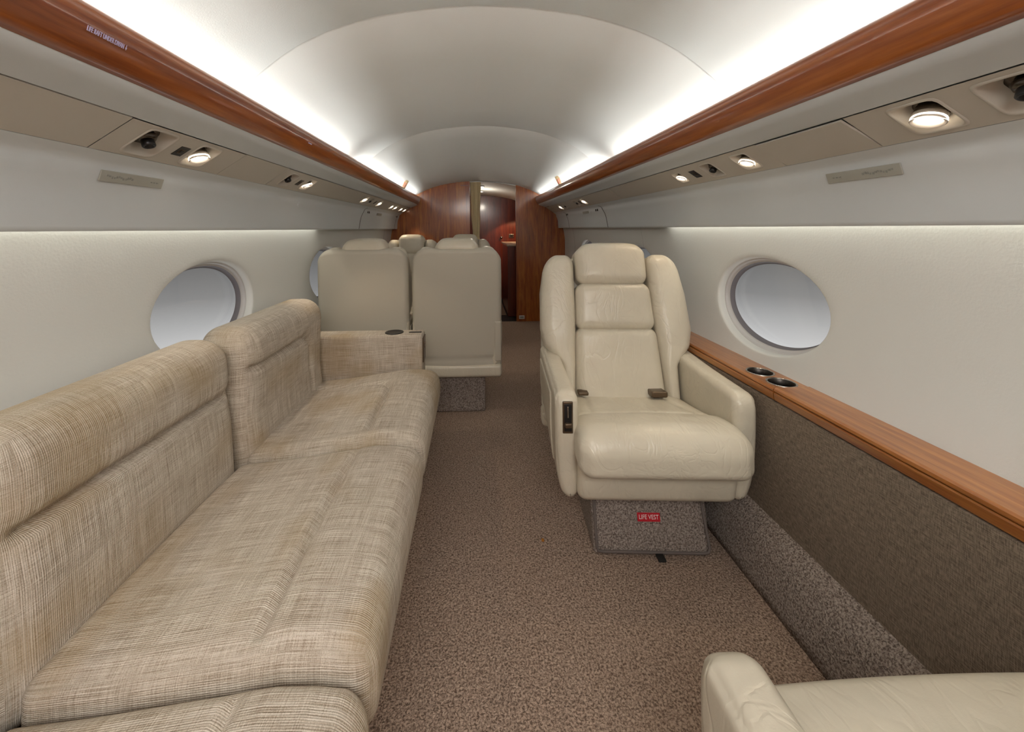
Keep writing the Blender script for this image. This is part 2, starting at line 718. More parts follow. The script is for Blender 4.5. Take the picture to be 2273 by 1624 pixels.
# overhead valence
VP = [(.776, 1.514), (.785, 1.501), (.80, 1.493), (.82, 1.487), (.845, 1.479), (.8630, 1.4706), (.8845, 1.5035), (.9945, 1.4315), (.9735, 1.3983),
      (.99, 1.3872), (1.000, 1.3800), (1.0055, 1.3730), (1.0080, 1.3640), (1.0093, 1.353), (1.0120, 1.343), (1.0168, 1.332), (1.0222, 1.318), (1.0270, 1.300), (1.0303, 1.280), (1.0325, 1.25), (1.034, 1.212), (1.035, 1.204),
      (1.040, 1.200), (1.046, 1.204), (1.048, 1.22), (1.048, 1.30), (1.05, 1.38), (1.02, 1.44), (.94, 1.500), (.90, 1.520), (.86, 1.521), (.79, 1.520)]
for s, nm in ((1, 'right'), (-1, 'left')):
    o = extrude_y('overhead_valence', VP, [Y0, 0.5, 1.5, 2.5, 3.5, Y1], 'valence', None, True, False, s)
    md = o.modifiers.new('soft', 'BEVEL')
    me = o.data
    me.polygons.foreach_set('use_smooth', [True] * len(me.polygons))
    me.set_sharp_from_angle(angle=RAD(50))
    o.modifiers.remove(md)
    tag(o, 'long white overhead valence running along the %s' % ('cabin side above the single armchair' if s > 0 else 'cabin side above the divan'), 'valence', 'overhead valences')
    wp = [(.776, 1.5125), (.762, 1.526), (.750, 1.546), (.7425, 1.566), (.7398, 1.580), (.7402, 1.591), (.7418, 1.5935), (.7416, 1.598), (.744, 1.606), (.749, 1.6115), (.757, 1.6145),
          (.766, 1.613), (.772, 1.605), (.773, 1.56), (.785, 1.525)]
    o = extrude_y('wood_trim_rail', wp, list(np.linspace(Y0, Y1, 6)), 'wood_trim', None, True, True, s)
    tag(o, 'glossy reddish wood rail along the top of the valence above the %s' % ('single armchair' if s > 0 else 'divan'), 'wood rail', 'overhead wood rails')

# door seams over the far part of the valence
for s, ys in ((-1, (3.47, 4.98)), (1, (3.25, 4.56))):
    for yy in ys:
        pr = VP[9:22]
        lean = [0.07, 0.045, 0.03, 0.02, 0.01, 0, -.005, -.01, -.015, -.02, -.03, -.045, -.05]
        V, F = loft([[(s * (x - 0.0015), yy + l + d, z - 0.001) for (x, z), l in zip(pr, lean)] for d in (-0.006, 0.006)], closed=False)
        struct(make('trim_seam', V, F, 'dark_gap'))

# far bulkhead, two arched wood panels either side of the opening
def bulk_outline(xa, xb, s=1):
    top = resample(ceil_prof(Y1), 161)
    xs = sorted(set([xa, xb] + [x for x in np.linspace(-1.12, 1.12, 113) if xa < x < xb]))
    up, lo = [], []
    for x in xs:
        if abs(x) < 0.765:
            z = np.interp(x, top[:, 0], top[:, 1]) + 0.004
        else:
            z = 1.65 - (abs(x) - 0.765) * 0.8 if abs(x) < 1.05 else 1.39 - (abs(x) - 1.05) * 3
        up.append((x, z))
        lo.append((x, 0.0))
    return up, lo


for nm, xa, xb in (('wall_front_left', -1.12, -0.108), ('wall_front_right', 0.485, 1.12)):
    up, lo = bulk_outline(xa, xb)
    V, F = [], []
    for yy in (5.12, 5.16):
        V += [(x, yy, z) for x, z in lo] + [(x, yy, z) for x, z in up]
    n = len(up)
    for i in range(n - 1):
        F.append((i, i + 1, n + i + 1, n + i))
        F.append((2 * n + i + 1, 2 * n + i, 3 * n + i, 3 * n + i + 1))
        F.append((n + i, n + i + 1, 3 * n + i + 1, 3 * n + i))
    F.append((0, n, 3 * n, 2 * n))
    F.append((n - 1, 3 * n - 1, 4 * n - 1, 2 * n - 1)[::-1])
    struct(make(nm, V, F, 'wood_bulkhead', None, False))
# white edge trim where headliner meets the opening
pr = [p for p in resample(ceil_prof(5.12), 161) if -0.11 < p[0] < 0.49]
V, F = loft([[(x, 5.13, z) for x, z in pr], [(x, 5.11, z - 0.004) for x, z in pr], [(x, 5.11, z - 0.012) for x, z in pr], [(x, 5.14, z - 0.012) for x, z in pr]], closed=False)
struct(make('trim_arch', V, F, 'headliner'))

# vestibule beyond the opening
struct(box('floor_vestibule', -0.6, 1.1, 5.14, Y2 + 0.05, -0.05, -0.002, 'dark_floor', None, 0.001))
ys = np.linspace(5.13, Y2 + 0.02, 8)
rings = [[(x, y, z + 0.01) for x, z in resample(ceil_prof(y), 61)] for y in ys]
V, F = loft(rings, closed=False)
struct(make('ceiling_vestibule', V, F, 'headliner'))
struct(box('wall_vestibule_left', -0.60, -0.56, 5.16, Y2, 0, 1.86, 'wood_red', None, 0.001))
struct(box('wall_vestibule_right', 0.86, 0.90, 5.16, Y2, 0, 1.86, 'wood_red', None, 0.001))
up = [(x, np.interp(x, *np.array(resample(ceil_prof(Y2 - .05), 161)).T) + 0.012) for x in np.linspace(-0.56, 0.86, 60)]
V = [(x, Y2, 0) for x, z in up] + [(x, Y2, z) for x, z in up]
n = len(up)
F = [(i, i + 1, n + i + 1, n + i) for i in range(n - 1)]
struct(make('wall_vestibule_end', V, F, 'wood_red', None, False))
dr = struct(empty('door_1', (0.2, Y2 - 0.02, 0)))
V = []
upd = [(x, np.interp(x, *np.array(resample(ceil_prof(Y2 - .05), 161)).T) - 0.012) for x in np.linspace(-0.25, 0.487, 40)]
n = len(upd)
V = [(x - .2, 0, 0.02) for x, z in upd] + [(x - .2, 0, z) for x, z in upd] + [(x - .2, 0.02, 0.02) for x, z in upd] + [(x - .2, 0.02, z) for x, z in upd]
F = [(i, i + 1, n + i + 1, n + i) for i in range(n - 1)] + [(n + i, n + i + 1, 3 * n + i + 1, 3 * n + i) for i in range(n - 1)] + [(n - 1, 3 * n - 1, 4 * n - 1, 2 * n - 1), (0, n, 3 * n, 2 * n)]
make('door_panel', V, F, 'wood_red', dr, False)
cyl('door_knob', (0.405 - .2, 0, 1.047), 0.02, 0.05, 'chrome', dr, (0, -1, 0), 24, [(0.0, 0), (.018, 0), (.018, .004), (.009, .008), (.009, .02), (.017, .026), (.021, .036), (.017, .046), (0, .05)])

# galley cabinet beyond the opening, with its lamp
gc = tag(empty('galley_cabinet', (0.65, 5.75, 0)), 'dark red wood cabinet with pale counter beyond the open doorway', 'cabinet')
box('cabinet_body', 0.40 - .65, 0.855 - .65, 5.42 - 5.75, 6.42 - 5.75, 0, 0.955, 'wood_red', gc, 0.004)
box('counter_top', 0.385 - .65, 0.857 - .65, 5.40 - 5.75, 6.44 - 5.75, 0.957, 0.985, 'stone_top', gc, 0.004)
ol = tag(empty('wall_outlet', (0.575, Y2 - 0.012, 1.075)), 'metal outlet plate on the lit red wood above the galley counter', 'outlet')
box('cover_plate', -.04, .04, -.006, .006, -.03, .03, 'chrome', ol, .002)
box('socket', -.026, .026, -.009, -.003, -.016, .016, 'dark_chrome', ol, .002)
V, F, UV = rbox((0.17, 1.2, 0.006), (0.30, 6.1, 0.002), 0.002, 5, 1)
tag(make('floor_mat', V, F, 'tan_mat', None, False), 'tan carpet mat on the dark floor beyond the doorway', 'mat')
gl = bpy.data.lights.new('galley_lamp', 'SPOT')
gl.energy, gl.color, gl.spot_size, gl.shadow_soft_size = 14, (1, .66, .36), RAD(100), 0.03
glo = bpy.data.objects.new('galley_lamp', gl)
COL.objects.link(glo)
glo.location = (0.66, 6.25, 1.45)
glo.rotation_euler = (RAD(25), 0, 0)
vl = bpy.data.lights.new('vestibule_lamp', 'POINT')
vl.energy, vl.color, vl.shadow_soft_size = 3.0, (1, .9, .75), 0.05
vl.specular_factor = 0.1
vlo = bpy.data.objects.new('vestibule_lamp', vl)
COL.objects.link(vlo)
vlo.location = (0.1, 5.9, 1.60)
for k, (yy, lb) in enumerate(((5.62, 'small round ceiling light just inside the doorway, nearer one'), (6.15, 'small round ceiling light inside the doorway, nearer the red door'))):
    zc = float(np.interp(0.05, *np.array(resample(ceil_prof(yy), 161)).T)) + 0.004
    r_ = tag(empty('ceiling_downlight', (0.055, yy, zc)), lb, 'ceiling light', 'ceiling lights beyond the doorway')
    cyl('lamp_ring', (0, 0, 0), 0.04, 0.006, 'chrome', r_, (0, 0, -1), 24)
    cyl('lamp_lens', (0, 0, -0.006), 0.032, 0.003, 'lamp_lens_small', r_, (0, 0, -1), 24)

# outlet on the bulkhead by the floor
ol = tag(empty('floor_outlet', (0.553, 5.115, 0.055)), 'small white outlet plate low on the wood bulkhead beside the doorway', 'outlet')
box('cover_plate', -.035, .035, -.005, .005, -.022, .022, 'outlet_white', ol, .002)
box('socket', -.022, .022, -.007, -.002, -.012, .012, 'placard_ink', ol, .001)
plain('faint_ink', '#8d6a68', .5)
V, F = mark_geo(.10, .017, 9, 4)
V = frame_map(V, (-0.175, 5.118, 1.755), (1, 0, 0), (0, 0, 1))
tag(make('bulkhead_marking', V, F, 'faint_ink', None, False), 'small pale marking high on the wood bulkhead beside the curtain', 'marking')

# tied curtain
cr = tag(empty('curtain', (-0.034, 5.15, 0)), 'gathered beige curtain tied back in the bulkhead doorway', 'curtain')
rings = []
N = 120
for z in np.linspace(0.10, 1.805, 60):
    w = np.interp(z, [0.1, .9, 1.02, 1.10, 1.35, 1.8], [.05, .04, .033, .036, .050, .062])
    cxx = np.interp(z, [0.1, 1.0, 1.4, 1.8], [0.005, 0.008, 0.0, 0.0])
    ring = []
    for k in range(N):
        a = 2 * PI * k / N
        fold = 1 + 0.17 * math.sin(9 * a + 0.8 * math.sin(z * 7)) + 0.08 * math.sin(17 * a + z * 5)
        ring.append((cxx + w * fold * math.cos(a), 0.55 * w * fold * math.sin(a), z))
    rings.append(ring)
V, F = loft(rings, True, True)
plain('curtain_cloth', '#cdbb94', 0.85, bump=(90, .2, .002), spec=0.2)
make('curtain_cloth', V, F, 'curtain_cloth', cr)
rings = []
for h, rr in ((1.035, .034), (1.04, .041), (1.06, .044), (1.075, .042), (1.08, .035)):
    rings.append([(0.006 + rr * 1.08 * math.cos(2 * PI * k / 40), 0.72 * rr * math.sin(2 * PI * k / 40), h + 0.008 * math.cos(2 * PI * k / 40)) for k in range(40)])
V, F = loft(rings)
make('tie_band', V, F, 'curtain_cloth', cr)

# ---------------------------------------------------------------- overhead service panels
AX, AZ = .8650, 1.4697       # inner upper edge of the service channel
BX, BZ = .9735, 1.3987
SL = math.hypot(BX - AX, BZ - AZ)
DX, DZ = (BX - AX) / SL, (BZ - AZ) / SL     # down the slope
NX, NZ = DZ, -DX                              # out of the panel, into the cabin (for the right side)
if NZ > 0:
    NX, NZ = -NX, -NZ


def psu_pt(s, c, y, d=0.0):
    """c from 0 (inner edge) to SL (outer edge), d = distance into the cabin"""
    return (s * (AX + DX * c + NX * d), y, AZ + DZ * c + NZ * d)


def psu_panel(s, ya, yb, holes, label, name='service_plate', sag=0.0):
    """plate with rounded square holes; holes = [(yc, half)]"""
    g = 0.0012
    ya, yb = ya + g, yb - g
    c0, c1 = 0.0015, SL - 0.0015
    V, F = [], []
    holes = sorted(holes)
    bnd = [ya] + [(a[0] + b[0]) / 2 for a, b in zip(holes[:-1], holes[1:])] + [yb]
    cm = SL / 2

    def P(y, c, d=0.0):
        q = sag * (1 - (c - c0) / (c1 - c0))
        return psu_pt(s, c, y, d + 0.0005 + q)
    if not holes:
        pts = [(ya, c0), (yb, c0), (yb, c1), (ya, c1)]
        V = [P(y, c, 0) for y, c in pts] + [P(y, c, -0.006) for y, c in pts]
        F = [(0, 1, 2, 3), (7, 6, 5, 4)] + [(i, i + 4, (i + 1) % 4 + 4, (i + 1) % 4) for i in range(4)]
    for hi, (yc, hf) in enumerate(holes):
        a, b = bnd[hi], bnd[hi + 1]
        ths = [2 * PI * k / 48 for k in range(48)] + [math.atan2(cc - cm, yy - yc) % (2 * PI) for yy in (a, b) for cc in (c0, c1)]
        ths = sorted(set(round(x, 6) for x in ths))
        outer, inner, deep = [], [], []
        for th in ths:
            dy, dc = math.cos(th), math.sin(th)
            t = min([(b - yc) / dy if dy > 1e-9 else 9, (a - yc) / dy if dy < -1e-9 else 9, (c1 - cm) / dc if dc > 1e-9 else 9, (c0 - cm) / dc if dc < -1e-9 else 9])
            outer.append(P(yc + dy * t, cm + dc * t))
            q = (abs(dy) ** 7 + abs(dc) ** 7) ** (-1 / 7) * (hf - 0.003)
            inner.append(P(yc + dy * q, cm + dc * q))
            deep.append(P(yc + dy * q, cm + dc * q, -0.006))
        v, f = loft([outer, inner, deep])
        k = len(V)
        V += v
        F += [tuple(i + k for i in q) for q in f]
    o = make(name, V, F, 'panel_white', None, False)
    return tag(o, label, 'panel', 'overhead service panels')


def sq_rings(s, yc, hf, rows, pw=7):
    cm = SL / 2
    out = []
    for (inset, d) in rows:
        ring = []
        p = pw
        for k in range(48):
            th = 2 * PI * k / 48
            dy, dc = math.cos(th), math.sin(th)
            pp = max(2.2, p - inset * 90)
            q = (abs(dy) ** pp + abs(dc) ** pp) ** (-1 / pp) * (hf - inset)
            ring.append(psu_pt(s, cm + dc * q, yc + dy * q, d))
        out.append(ring)
    return out


def local(pts, o):
    return [tuple(Vector(p) - Vector(o)) for p in pts]


def fixture(s, yc, hf, kind, label, lit=True, aim=None, group=None, power=0.0):
    cm = SL / 2
    org = psu_pt(s, cm, yc, 0)
    root = empty('reading_light' if kind == 'light' else 'air_vent', org)
    tag(root, label, 'reading light' if kind == 'light' else 'air vent', group or ('overhead reading lights' if kind == 'light' else 'overhead air vents'))
    dp = hf * 0.52
    rings = sq_rings(s, yc, hf, [(0, 0.0008), (0.001, 0.0026), (0.004, 0.003), (0.006, 0.0022), (0.0075, 0), (hf * .30, -dp * .45), (hf * .42, -dp * .8), (hf * .48, -dp)])
    V, F = loft([local(r_, org) for r_ in rings])
    make('bezel', V, F, 'panel_white', root)
    n = Vector((s * NX, 0, NZ))          # into the cabin
    base = Vector((0, 0, 0)) - n * dp
    up_in = Vector((-s * DX, 0, -DZ)) * hf * .10
    k = hf / 0.055
    cyl('socket_disc', base - n * .002, hf * .60, .006, 'dark_chrome', root, n, 36)
    aim = Vector(aim).normalized() if aim else (n * 0.6 + Vector((-s * .15, -.15, -1)) * .6).normalized()
    if kind == 'light':
        c = base + n * .002
        cyl('lamp_barrel', c, 1, 1, 'dark_chrome', root, aim, 36, [(0, 0), (.026 * k, 0), (.0285 * k, .010 * k), (.028 * k, .022 * k), (.0245 * k, .024 * k)])
        cyl('lamp_ring', c + aim * .018 * k, 1, 1, 'clear_plastic', root, aim, 36,
            [(.024 * k, 0), (.031 * k, .002 * k), (.031 * k, .019 * k), (.028 * k, .020 * k), (.0245 * k, .0185 * k), (.0235 * k, .010 * k)])
        cyl('lamp_lens', c + aim * .026 * k, 1, 1, 'lamp_lens' if lit else 'clear_plastic', root, aim, 36, [(0, .008 * k), (.016 * k, .0075 * k), (.0235 * k, .004 * k), (.024 * k, 0)])
        if power > 0:
            d = bpy.data.lights.new('reading_lamp', 'SPOT')
            d.energy, d.color, d.spot_size, d.spot_blend, d.shadow_soft_size = power * 2.2, (1, .80, .58), RAD(75), .6, .02
            lo = bpy.data.objects.new('reading_lamp', d)
            COL.objects.link(lo)
            lo.location = Vector(org) + c + aim * .05 * k
            lo.rotation_euler = aim.to_track_quat('-Z', 'Y').to_euler()
    else:
        c = base + n * .002
        cyl('vent_collar', c, 1, 1, 'dark_chrome', root, aim, 32, [(0, 0), (.022 * k, 0), (.025 * k, .007 * k), (.020 * k, .016 * k), (.015 * k, .017 * k)])
        cyl('vent_nozzle', c + aim * .012 * k, 1, 1, 'black', root, aim, 32,
            [(.012 * k, 0), (.0155 * k, .004 * k), (.0155 * k, .020 * k), (.0135 * k, .0225 * k), (.010 * k, .0215 * k), (.010 * k, .010 * k), (0, .009 * k)])
    return root


def call_button(s, yc, label, sz=.018):
    cm = SL / 2
    org = psu_pt(s, cm, yc, 0)
    root = tag(empty('call_button', org), label, 'button', 'overhead call buttons')

    def plate(nm, hy, hc, d0, d1, mat, oc=0.0, oy=0.0):
        pts = [(-hy, -hc), (hy, -hc), (hy, hc), (-hy, hc)]
        V = [tuple(Vector(psu_pt(s, cm + oc + c, yc + oy + y, d)) - Vector(org)) for d in (d0, d1) for y, c in pts]
        F = [(0, 1, 2, 3), (7, 6, 5, 4)] + [(i, i + 4, (i + 1) % 4 + 4, (i + 1) % 4) for i in range(4)]
        return make(nm, V, F, mat, root, False)
    plate('button_plate', sz, sz * 1.1, 0, .002, 'black')
    plate('button_frame', sz * .5, sz * .5, .002, .003, 'bronze')
    plate('button_key', sz * .32, sz * .32, .003, .004, 'black')
    return root


# right side
psu_panel(1, Y0 + .02, 0.575, [], 'plain white overhead panel nearest the camera above the armchairs')
psu_panel(1, 0.575, 0.965, [(0.672, .052), (0.825, .052)], 'white overhead panel with two big fixtures above the near armchair')
psu_panel(1, 0.965, 1.272, [], 'blank white overhead panel sagging slightly open above the side ledge', sag=.008)
psu_panel(1, 1.272, 2.72, [(1.395, .047), (1.60, .047), (1.845, .040)], 'white overhead panel with two lit lamps and a vent between them')
psu_panel(1, 2.72, 3.40, [], 'blank white overhead panel just before the far right lights', sag=.003)
psu_panel(1, 3.40, 5.10, [(3.50, .045), (3.745, .045), (4.24, .045), (4.44, .045)], 'far overhead panel with lights above the seats by the doorway')
G = None
fixture(1, 0.672, .052, 'vent', 'air vent cut off by the upper right edge of the photo')
fixture(1, 0.825, .052, 'light', 'largest lit reading light in a white square bezel above the near armchair', power=1.0)
fixture(1, 1.395, .047, 'light', 'lit reading light next to the blank sagging panel above the armchair', power=1.6)
fixture(1, 1.60, .047, 'vent', 'black air vent between the two lit reading lights above the armchair')
fixture(1, 1.845, .040, 'light', 'small lit reading light past the black call button above the armchair', power=1.2)
fixture(1, 3.50, .045, 'light', 'lit reading light nearest of the far pair over the seam of the valence, armchair side', power=2.0)
fixture(1, 3.745, .045, 'vent', 'tiny black vent beside the far call button, armchair side')
fixture(1, 4.24, .045, 'vent', 'tiny black vent closest to the bulkhead, armchair side')
fixture(1, 4.44, .045, 'light', 'lit reading light closest to the bulkhead, armchair side', power=2.0)
call_button(1, 1.72, 'black call button beside the small lit light above the armchair', .022)
call_button(1, 3.62, 'tiny dark call button between far light and far vent, armchair side', .02)
# left side
psu_panel(-1, Y0 + .02, 0.978, [], 'large blank white overhead panel above the near end of the divan')
psu_panel(-1, 0.978, 1.452, [(1.098, .055), (1.292, .052)], 'white overhead panel holding a vent and a lit lamp above the divan')
psu_panel(-1, 1.452, 1.782, [], 'blank white overhead panel between the two vent and lamp pairs')
psu_panel(-1, 1.782, 3.05, [(1.895, .050), (2.105, .047)], 'white overhead panel holding the second vent and lamp pair above the divan')
psu_panel(-1, 3.05, 5.10, [(3.18, .045), (3.36, .042), (3.67, .045), (4.20, .042), (4.40, .042), (4.74, .042), (4.98, .042)], 'far overhead panel with a row of small lamps above the twin seats')
fixture(-1, 1.098, .055, 'vent', 'largest air vent in a white square bezel above the divan')
fixture(-1, 1.292, .052, 'light', 'lit reading light beside the large vent above the divan', power=1.2)
fixture(-1, 1.895, .050, 'vent', 'smaller black air vent further along above the divan armrest')
fixture(-1, 2.105, .047, 'light', 'reading light seen edge-on past the second vent over the divan', power=2.5, aim=(.35, .1, -1))
fixture(-1, 3.18, .045, 'light', 'first lit lamp of the far row above the twin seats', power=2.0)
fixture(-1, 3.36, .042, 'vent', 'tiny black vent in the far row above the twin seats')
fixture(-1, 3.67, .045, 'light', 'lit lamp after the far call button above the twin seats', power=2.0)
fixture(-1, 4.20, .042, 'light', 'dimmer one of the middle lamp pair in the far row above the seats', lit=True)
fixture(-1, 4.40, .042, 'light', 'brighter one of the middle lamp pair in the far row above the seats', power=2.0)
fixture(-1, 4.74, .042, 'light', 'second last lamp before the bulkhead, divan side')
fixture(-1, 4.98, .042, 'light', 'last lamp before the bulkhead, divan side', power=2.0)
call_button(-1, 1.206, 'dark call button between the large vent and lit lamp above the divan')
call_button(-1, 2.005, 'dark call button between the smaller vent and edge-on lamp')
call_button(-1, 3.515, 'tiny dark call button in the far lamp row above the twin seats')
call_button(-1, 4.86, 'tiny dark call button between the last two lamps, divan side', .022)

# frosted placards on the valence faces
def placard(s, y0, y1, z0, z1, label, words=None, group='frosted valence placards'):
    def px(z):
        P = np.array([(x, zz) for x, zz in VP[8:21]])
        return float(np.interp(z, P[::-1, 1], P[::-1, 0]))
    yc, zc = (y0 + y1) / 2, (z0 + z1) / 2
    xc = px(zc) - .002
    root = tag(empty('valence_placard', (s * xc, yc, zc)), label, 'placard', group)
    a = math.atan2(px(z0) - px(z1), z1 - z0)
    up = Vector((-s * math.sin(a), 0, math.cos(a)))
    rt = Vector((0, -s, 0))
    V, F, UV = rbox((y1 - y0, z1 - z0, .004), (0, 0, 0), .0018, 1, 2)
    V = frame_map(V, (0, 0, 0), rt, up)
    make('placard_plate', V, F, 'placard', root)
    if words:
        L_ = y1 - y0
        V, F = mark_geo(L_ * .14, (z1 - z0) * .14, 3, 3)
        V[:, 0] += -s * -L_ * .33 if s < 0 else -L_ * .33
        V2, F2 = mark_geo(L_ * .40, (z1 - z0) * .22, 12, 5, wave=(z1 - z0) * .08)
        V2[:, 0] += L_ * .22
        if s < 0:
            V[:, 0] = -np.abs(V[:, 0])
            V[:, 0] *= -1
            V2[:, 0] *= -1
            F2 = [tuple(reversed(f)) for f in F2]
            V[:, 0], V2[:, 0] = V[:, 0], V2[:, 0]
        for v_, f_ in ((V, F), (V2, F2)):
            v_[:, 2] += .0022
            make('placard_marking', frame_map(v_, (0, 0, 0), rt, up), f_, 'placard_ink', root, False)
    return root


placard(1, .955, 1.165, 1.328, 1.358, 'frosted oblong sign on the valence below the blank sagging panel', 'faint marks')
placard(-1, 1.05, 1.255, 1.328, 1.358, 'frosted oblong sign on the valence above the divan below the large vent', 'faint marks')
placard(-1, 3.95, 4.15, 1.335, 1.36, 'small grey oblong on the far valence, divan side', None)
placard(1, 3.66, 3.86, 1.335, 1.36, 'small grey oblong on the far valence, armchair side', None)
for s, yy, nm in ((-1, 3.62, 'divan side'), (-1, 4.93, 'divan side by the bulkhead'), (1, 3.40, 'armchair side'), (1, 4.50, 'armchair side by the bulkhead')):
    root = tag(empty('valence_vent_slots', (s * 1.012, yy, 1.355)), 'pair of tiny dark slots in the valence face, ' + nm, 'slot', 'valence slots')
    for k in (0, 1):
        V, F, UV = rbox((.004, .028, .020), (-s * .002, k * .045, 0), .001, 1, 1)
        make('slot', V, F, 'dark_gap', root)

# lettering and tags on the wood rails
V, F = text_geo('LIFE RAFT UNDER DIVAN', .0088)
V[:, 1] *= 1.5
wdt = V[:, 0].max() - V[:, 0].min()
V[:, 0] *= 0.074 / wdt
ah = [(-.001, .006), (.001, .006), (.001, 0), (.003, 0), (0, -.006), (-.003, 0), (-.001, 0)]
k = len(V)
V = np.vstack([V, [(x * .8 + .0415, y * .9, .0006) for x, y in ah]])
F = F + [tuple(range(k, k + 7))]
V = frame_map(V, (-.7420, .771, 1.562), (0, 1, 0), (.26, 0, .965))
tag(make('rail_lettering', V, F, 'violet_ink', None, False), 'pale LIFE RAFT UNDER DIVAN lettering on the wood rail', 'lettering')
V, F = mark_geo(.036, .006, 8, 8)
V = frame_map(V, (-.7420, 1.70, 1.562), (0, 1, 0), (.26, 0, .965))
tag(make('rail_marking', V, F, 'violet_ink', None, False), 'tiny pale marking on the wood rail above the second vent', 'marking')
for s, yy, nm in ((-1, 4.0, 'divan side'), (1, 3.72, 'armchair side')):
    root = tag(empty('exit_tag', (s * .757, yy, 1.612)), 'small amber tag with red marking standing on the wood rail, ' + nm, 'tag', 'rail tags')
    rt, up = Vector((1, 0, 0)), Vector((0, 0.15, 1))
    up = Vector((-s * .45, 0.0, 1)).normalized() if s > 0 else Vector((.5, 0, 1)).normalized()
    rt = Vector((up.z, 0, -up.x))
    V, F, UV = rbox((.040, .085, .003), (0, .042, 0), .0014, 1, 2)
    make('tag_plate', frame_map(V, (0, 0, 0), rt, up), F, 'tag_amber', root)
    V, F = mark_geo(.046, .009, 4, 6)
    V2, F2 = mark_geo(.046, .009, 4, 9)
    V[:, 1] += .008
    V2[:, 1] -= .008
    F = F + [tuple(i + len(V) for i in f) for f in F2]
    V = np.vstack([V, V2])
    V = np.c_[-V[:, 1], V[:, 0] + .034, V[:, 2] + .0024]
    make('tag_marking', frame_map(V, (0, 0, 0), rt, up), F, 'red_label', root, False)

def drill(o, pts, r, z0, z1):
    cs = []
    for x, y in pts:
        V, F = loft([[(x + r * math.cos(2 * PI * k / 48), y + r * math.sin(2 * PI * k / 48), z) for k in range(48)] for z in (z0 - .01, z1)], True, True)
        me = bpy.data.meshes.new('cut')
        me.from_pydata(V, [], F)
        c = bpy.data.objects.new('cut', me)
        COL.objects.link(c)
        c.parent = o.parent
        import bmesh as _b
        b = _b.new(); b.from_mesh(me); _b.ops.recalc_face_normals(b, faces=b.faces); b.to_mesh(me)
        b = _b.new(); b.from_mesh(o.data); _b.ops.recalc_face_normals(b, faces=b.faces); b.to_mesh(o.data)
        md = o.modifiers.new('cut', 'BOOLEAN')
        md.object, md.operation, md.solver = c, 'DIFFERENCE', 'EXACT'
        cs.append(c)
    bpy.context.view_layer.update()
    dg = bpy.context.evaluated_depsgraph_get()
    me = bpy.data.meshes.new_from_object(o.evaluated_get(dg))
    o.modifiers.clear()
    o.data = me
    for c in cs:
        bpy.data.objects.remove(c)


# ---------------------------------------------------------------- side ledges
for s, nm in ((1, 'along the wall beside the single armchair'), ):
    root = tag(empty('side_ledge', (s * 1.03, 1.8, .6)), 'golden brown wooden ledge ' + nm, 'ledge')
    cuts = [(Y0 + .01, 1.318, True), (1.322, 5.11, False)] if s > 0 else [(Y0 + .01, 5.11, False)]
    for ya, yb, lid in cuts:
        pf = [(.964, .608), (.960, .612), (.957, .634), (.961, .6375), (1.086, .6375), (1.086, .608)]
        V, F = loft([[(s * (x - 1.03), y - 1.8, z - .6) for x, z in pf] for y in (ya, yb)], True, True)
        fr_ = make('ledge_front', V, F, 'wood_ledge', root, False)
        if lid:
            pt = [(.959, .640), (.9575, .643), (.959, .650), (.966, .654), (1.083, .654), (1.086, .650), (1.086, .640)]
        else:
            pt = [(.963, .638), (.958, .641), (.958, .646), (.964, .6505), (1.086, .6505), (1.086, .638)]
        V, F = loft([[(s * (x - 1.03), y - 1.8, z - .6) for x, z in pt] for y in (ya, yb)], True, True)
        top = make('ledge_lid' if lid else 'ledge_top', V, F, 'wood_ledge', root, False)
        if not lid:
            for o_ in (fr_, top):
                drill(o_, [(1.022 - 1.03, 1.365 - 1.8), (1.022 - 1.03, 1.470 - 1.8)], .0405, 0, .08)
for yy, lb in ((1.365, 'steel rimmed cup holder in the ledge, nearer the camera'), (1.470, 'steel rimmed cup holder in the ledge, nearer the armchair back')):
    root = tag(empty('cup_holder', (1.022, yy, .6505)), lb, 'cup holder', 'cup holders in the wooden ledge')
    cyl('rim', (0, 0, 0), 1, 1, 'chrome', root, (0, 0, 1), 48, [(.0465, 0), (.0465, .002), (.044, .0032), (.0415, .0025), (.040, -.001)])
    cyl('cup_wall', (0, 0, 0), 1, 1, 'cup_steel', root, (0, 0, 1), 48, [(.0405, .0012), (.0400, .0008), (.0395, -.020), (.0385, -.0405)])
    cyl('cup_bottom', (0, 0, -.0410), 1, 1, 'black', root, (0, 0, 1), 48, [(.0390, 0), (.036, .0006), (0, .0006)])

# ---------------------------------------------------------------- divan
dv = tag(empty('divan', (-0.65, 1.0, 0)), 'long beige linen divan with three seats along the cabin wall', 'sofa')
OD = np.array([-0.65, 1.0, 0])


def add(name, V, F, UV, mat, parent, org):
    return make(name, np.array(V) - org, F, mat, parent, True, UV)


def remap_z(V, zlo, zhi, B, T):
    k = np.clip((V[:, 2] - zlo) / (zhi - zlo), 0, 1)
    return B + (T - B) * k


def arc(cx, cy, r, a0, a1, n=8):
    return [(cx + r * math.cos(RAD(a0 + (a1 - a0) * i / n)), cy + r * math.sin(RAD(a0 + (a1 - a0) * i / n))) for i in range(n + 1)]


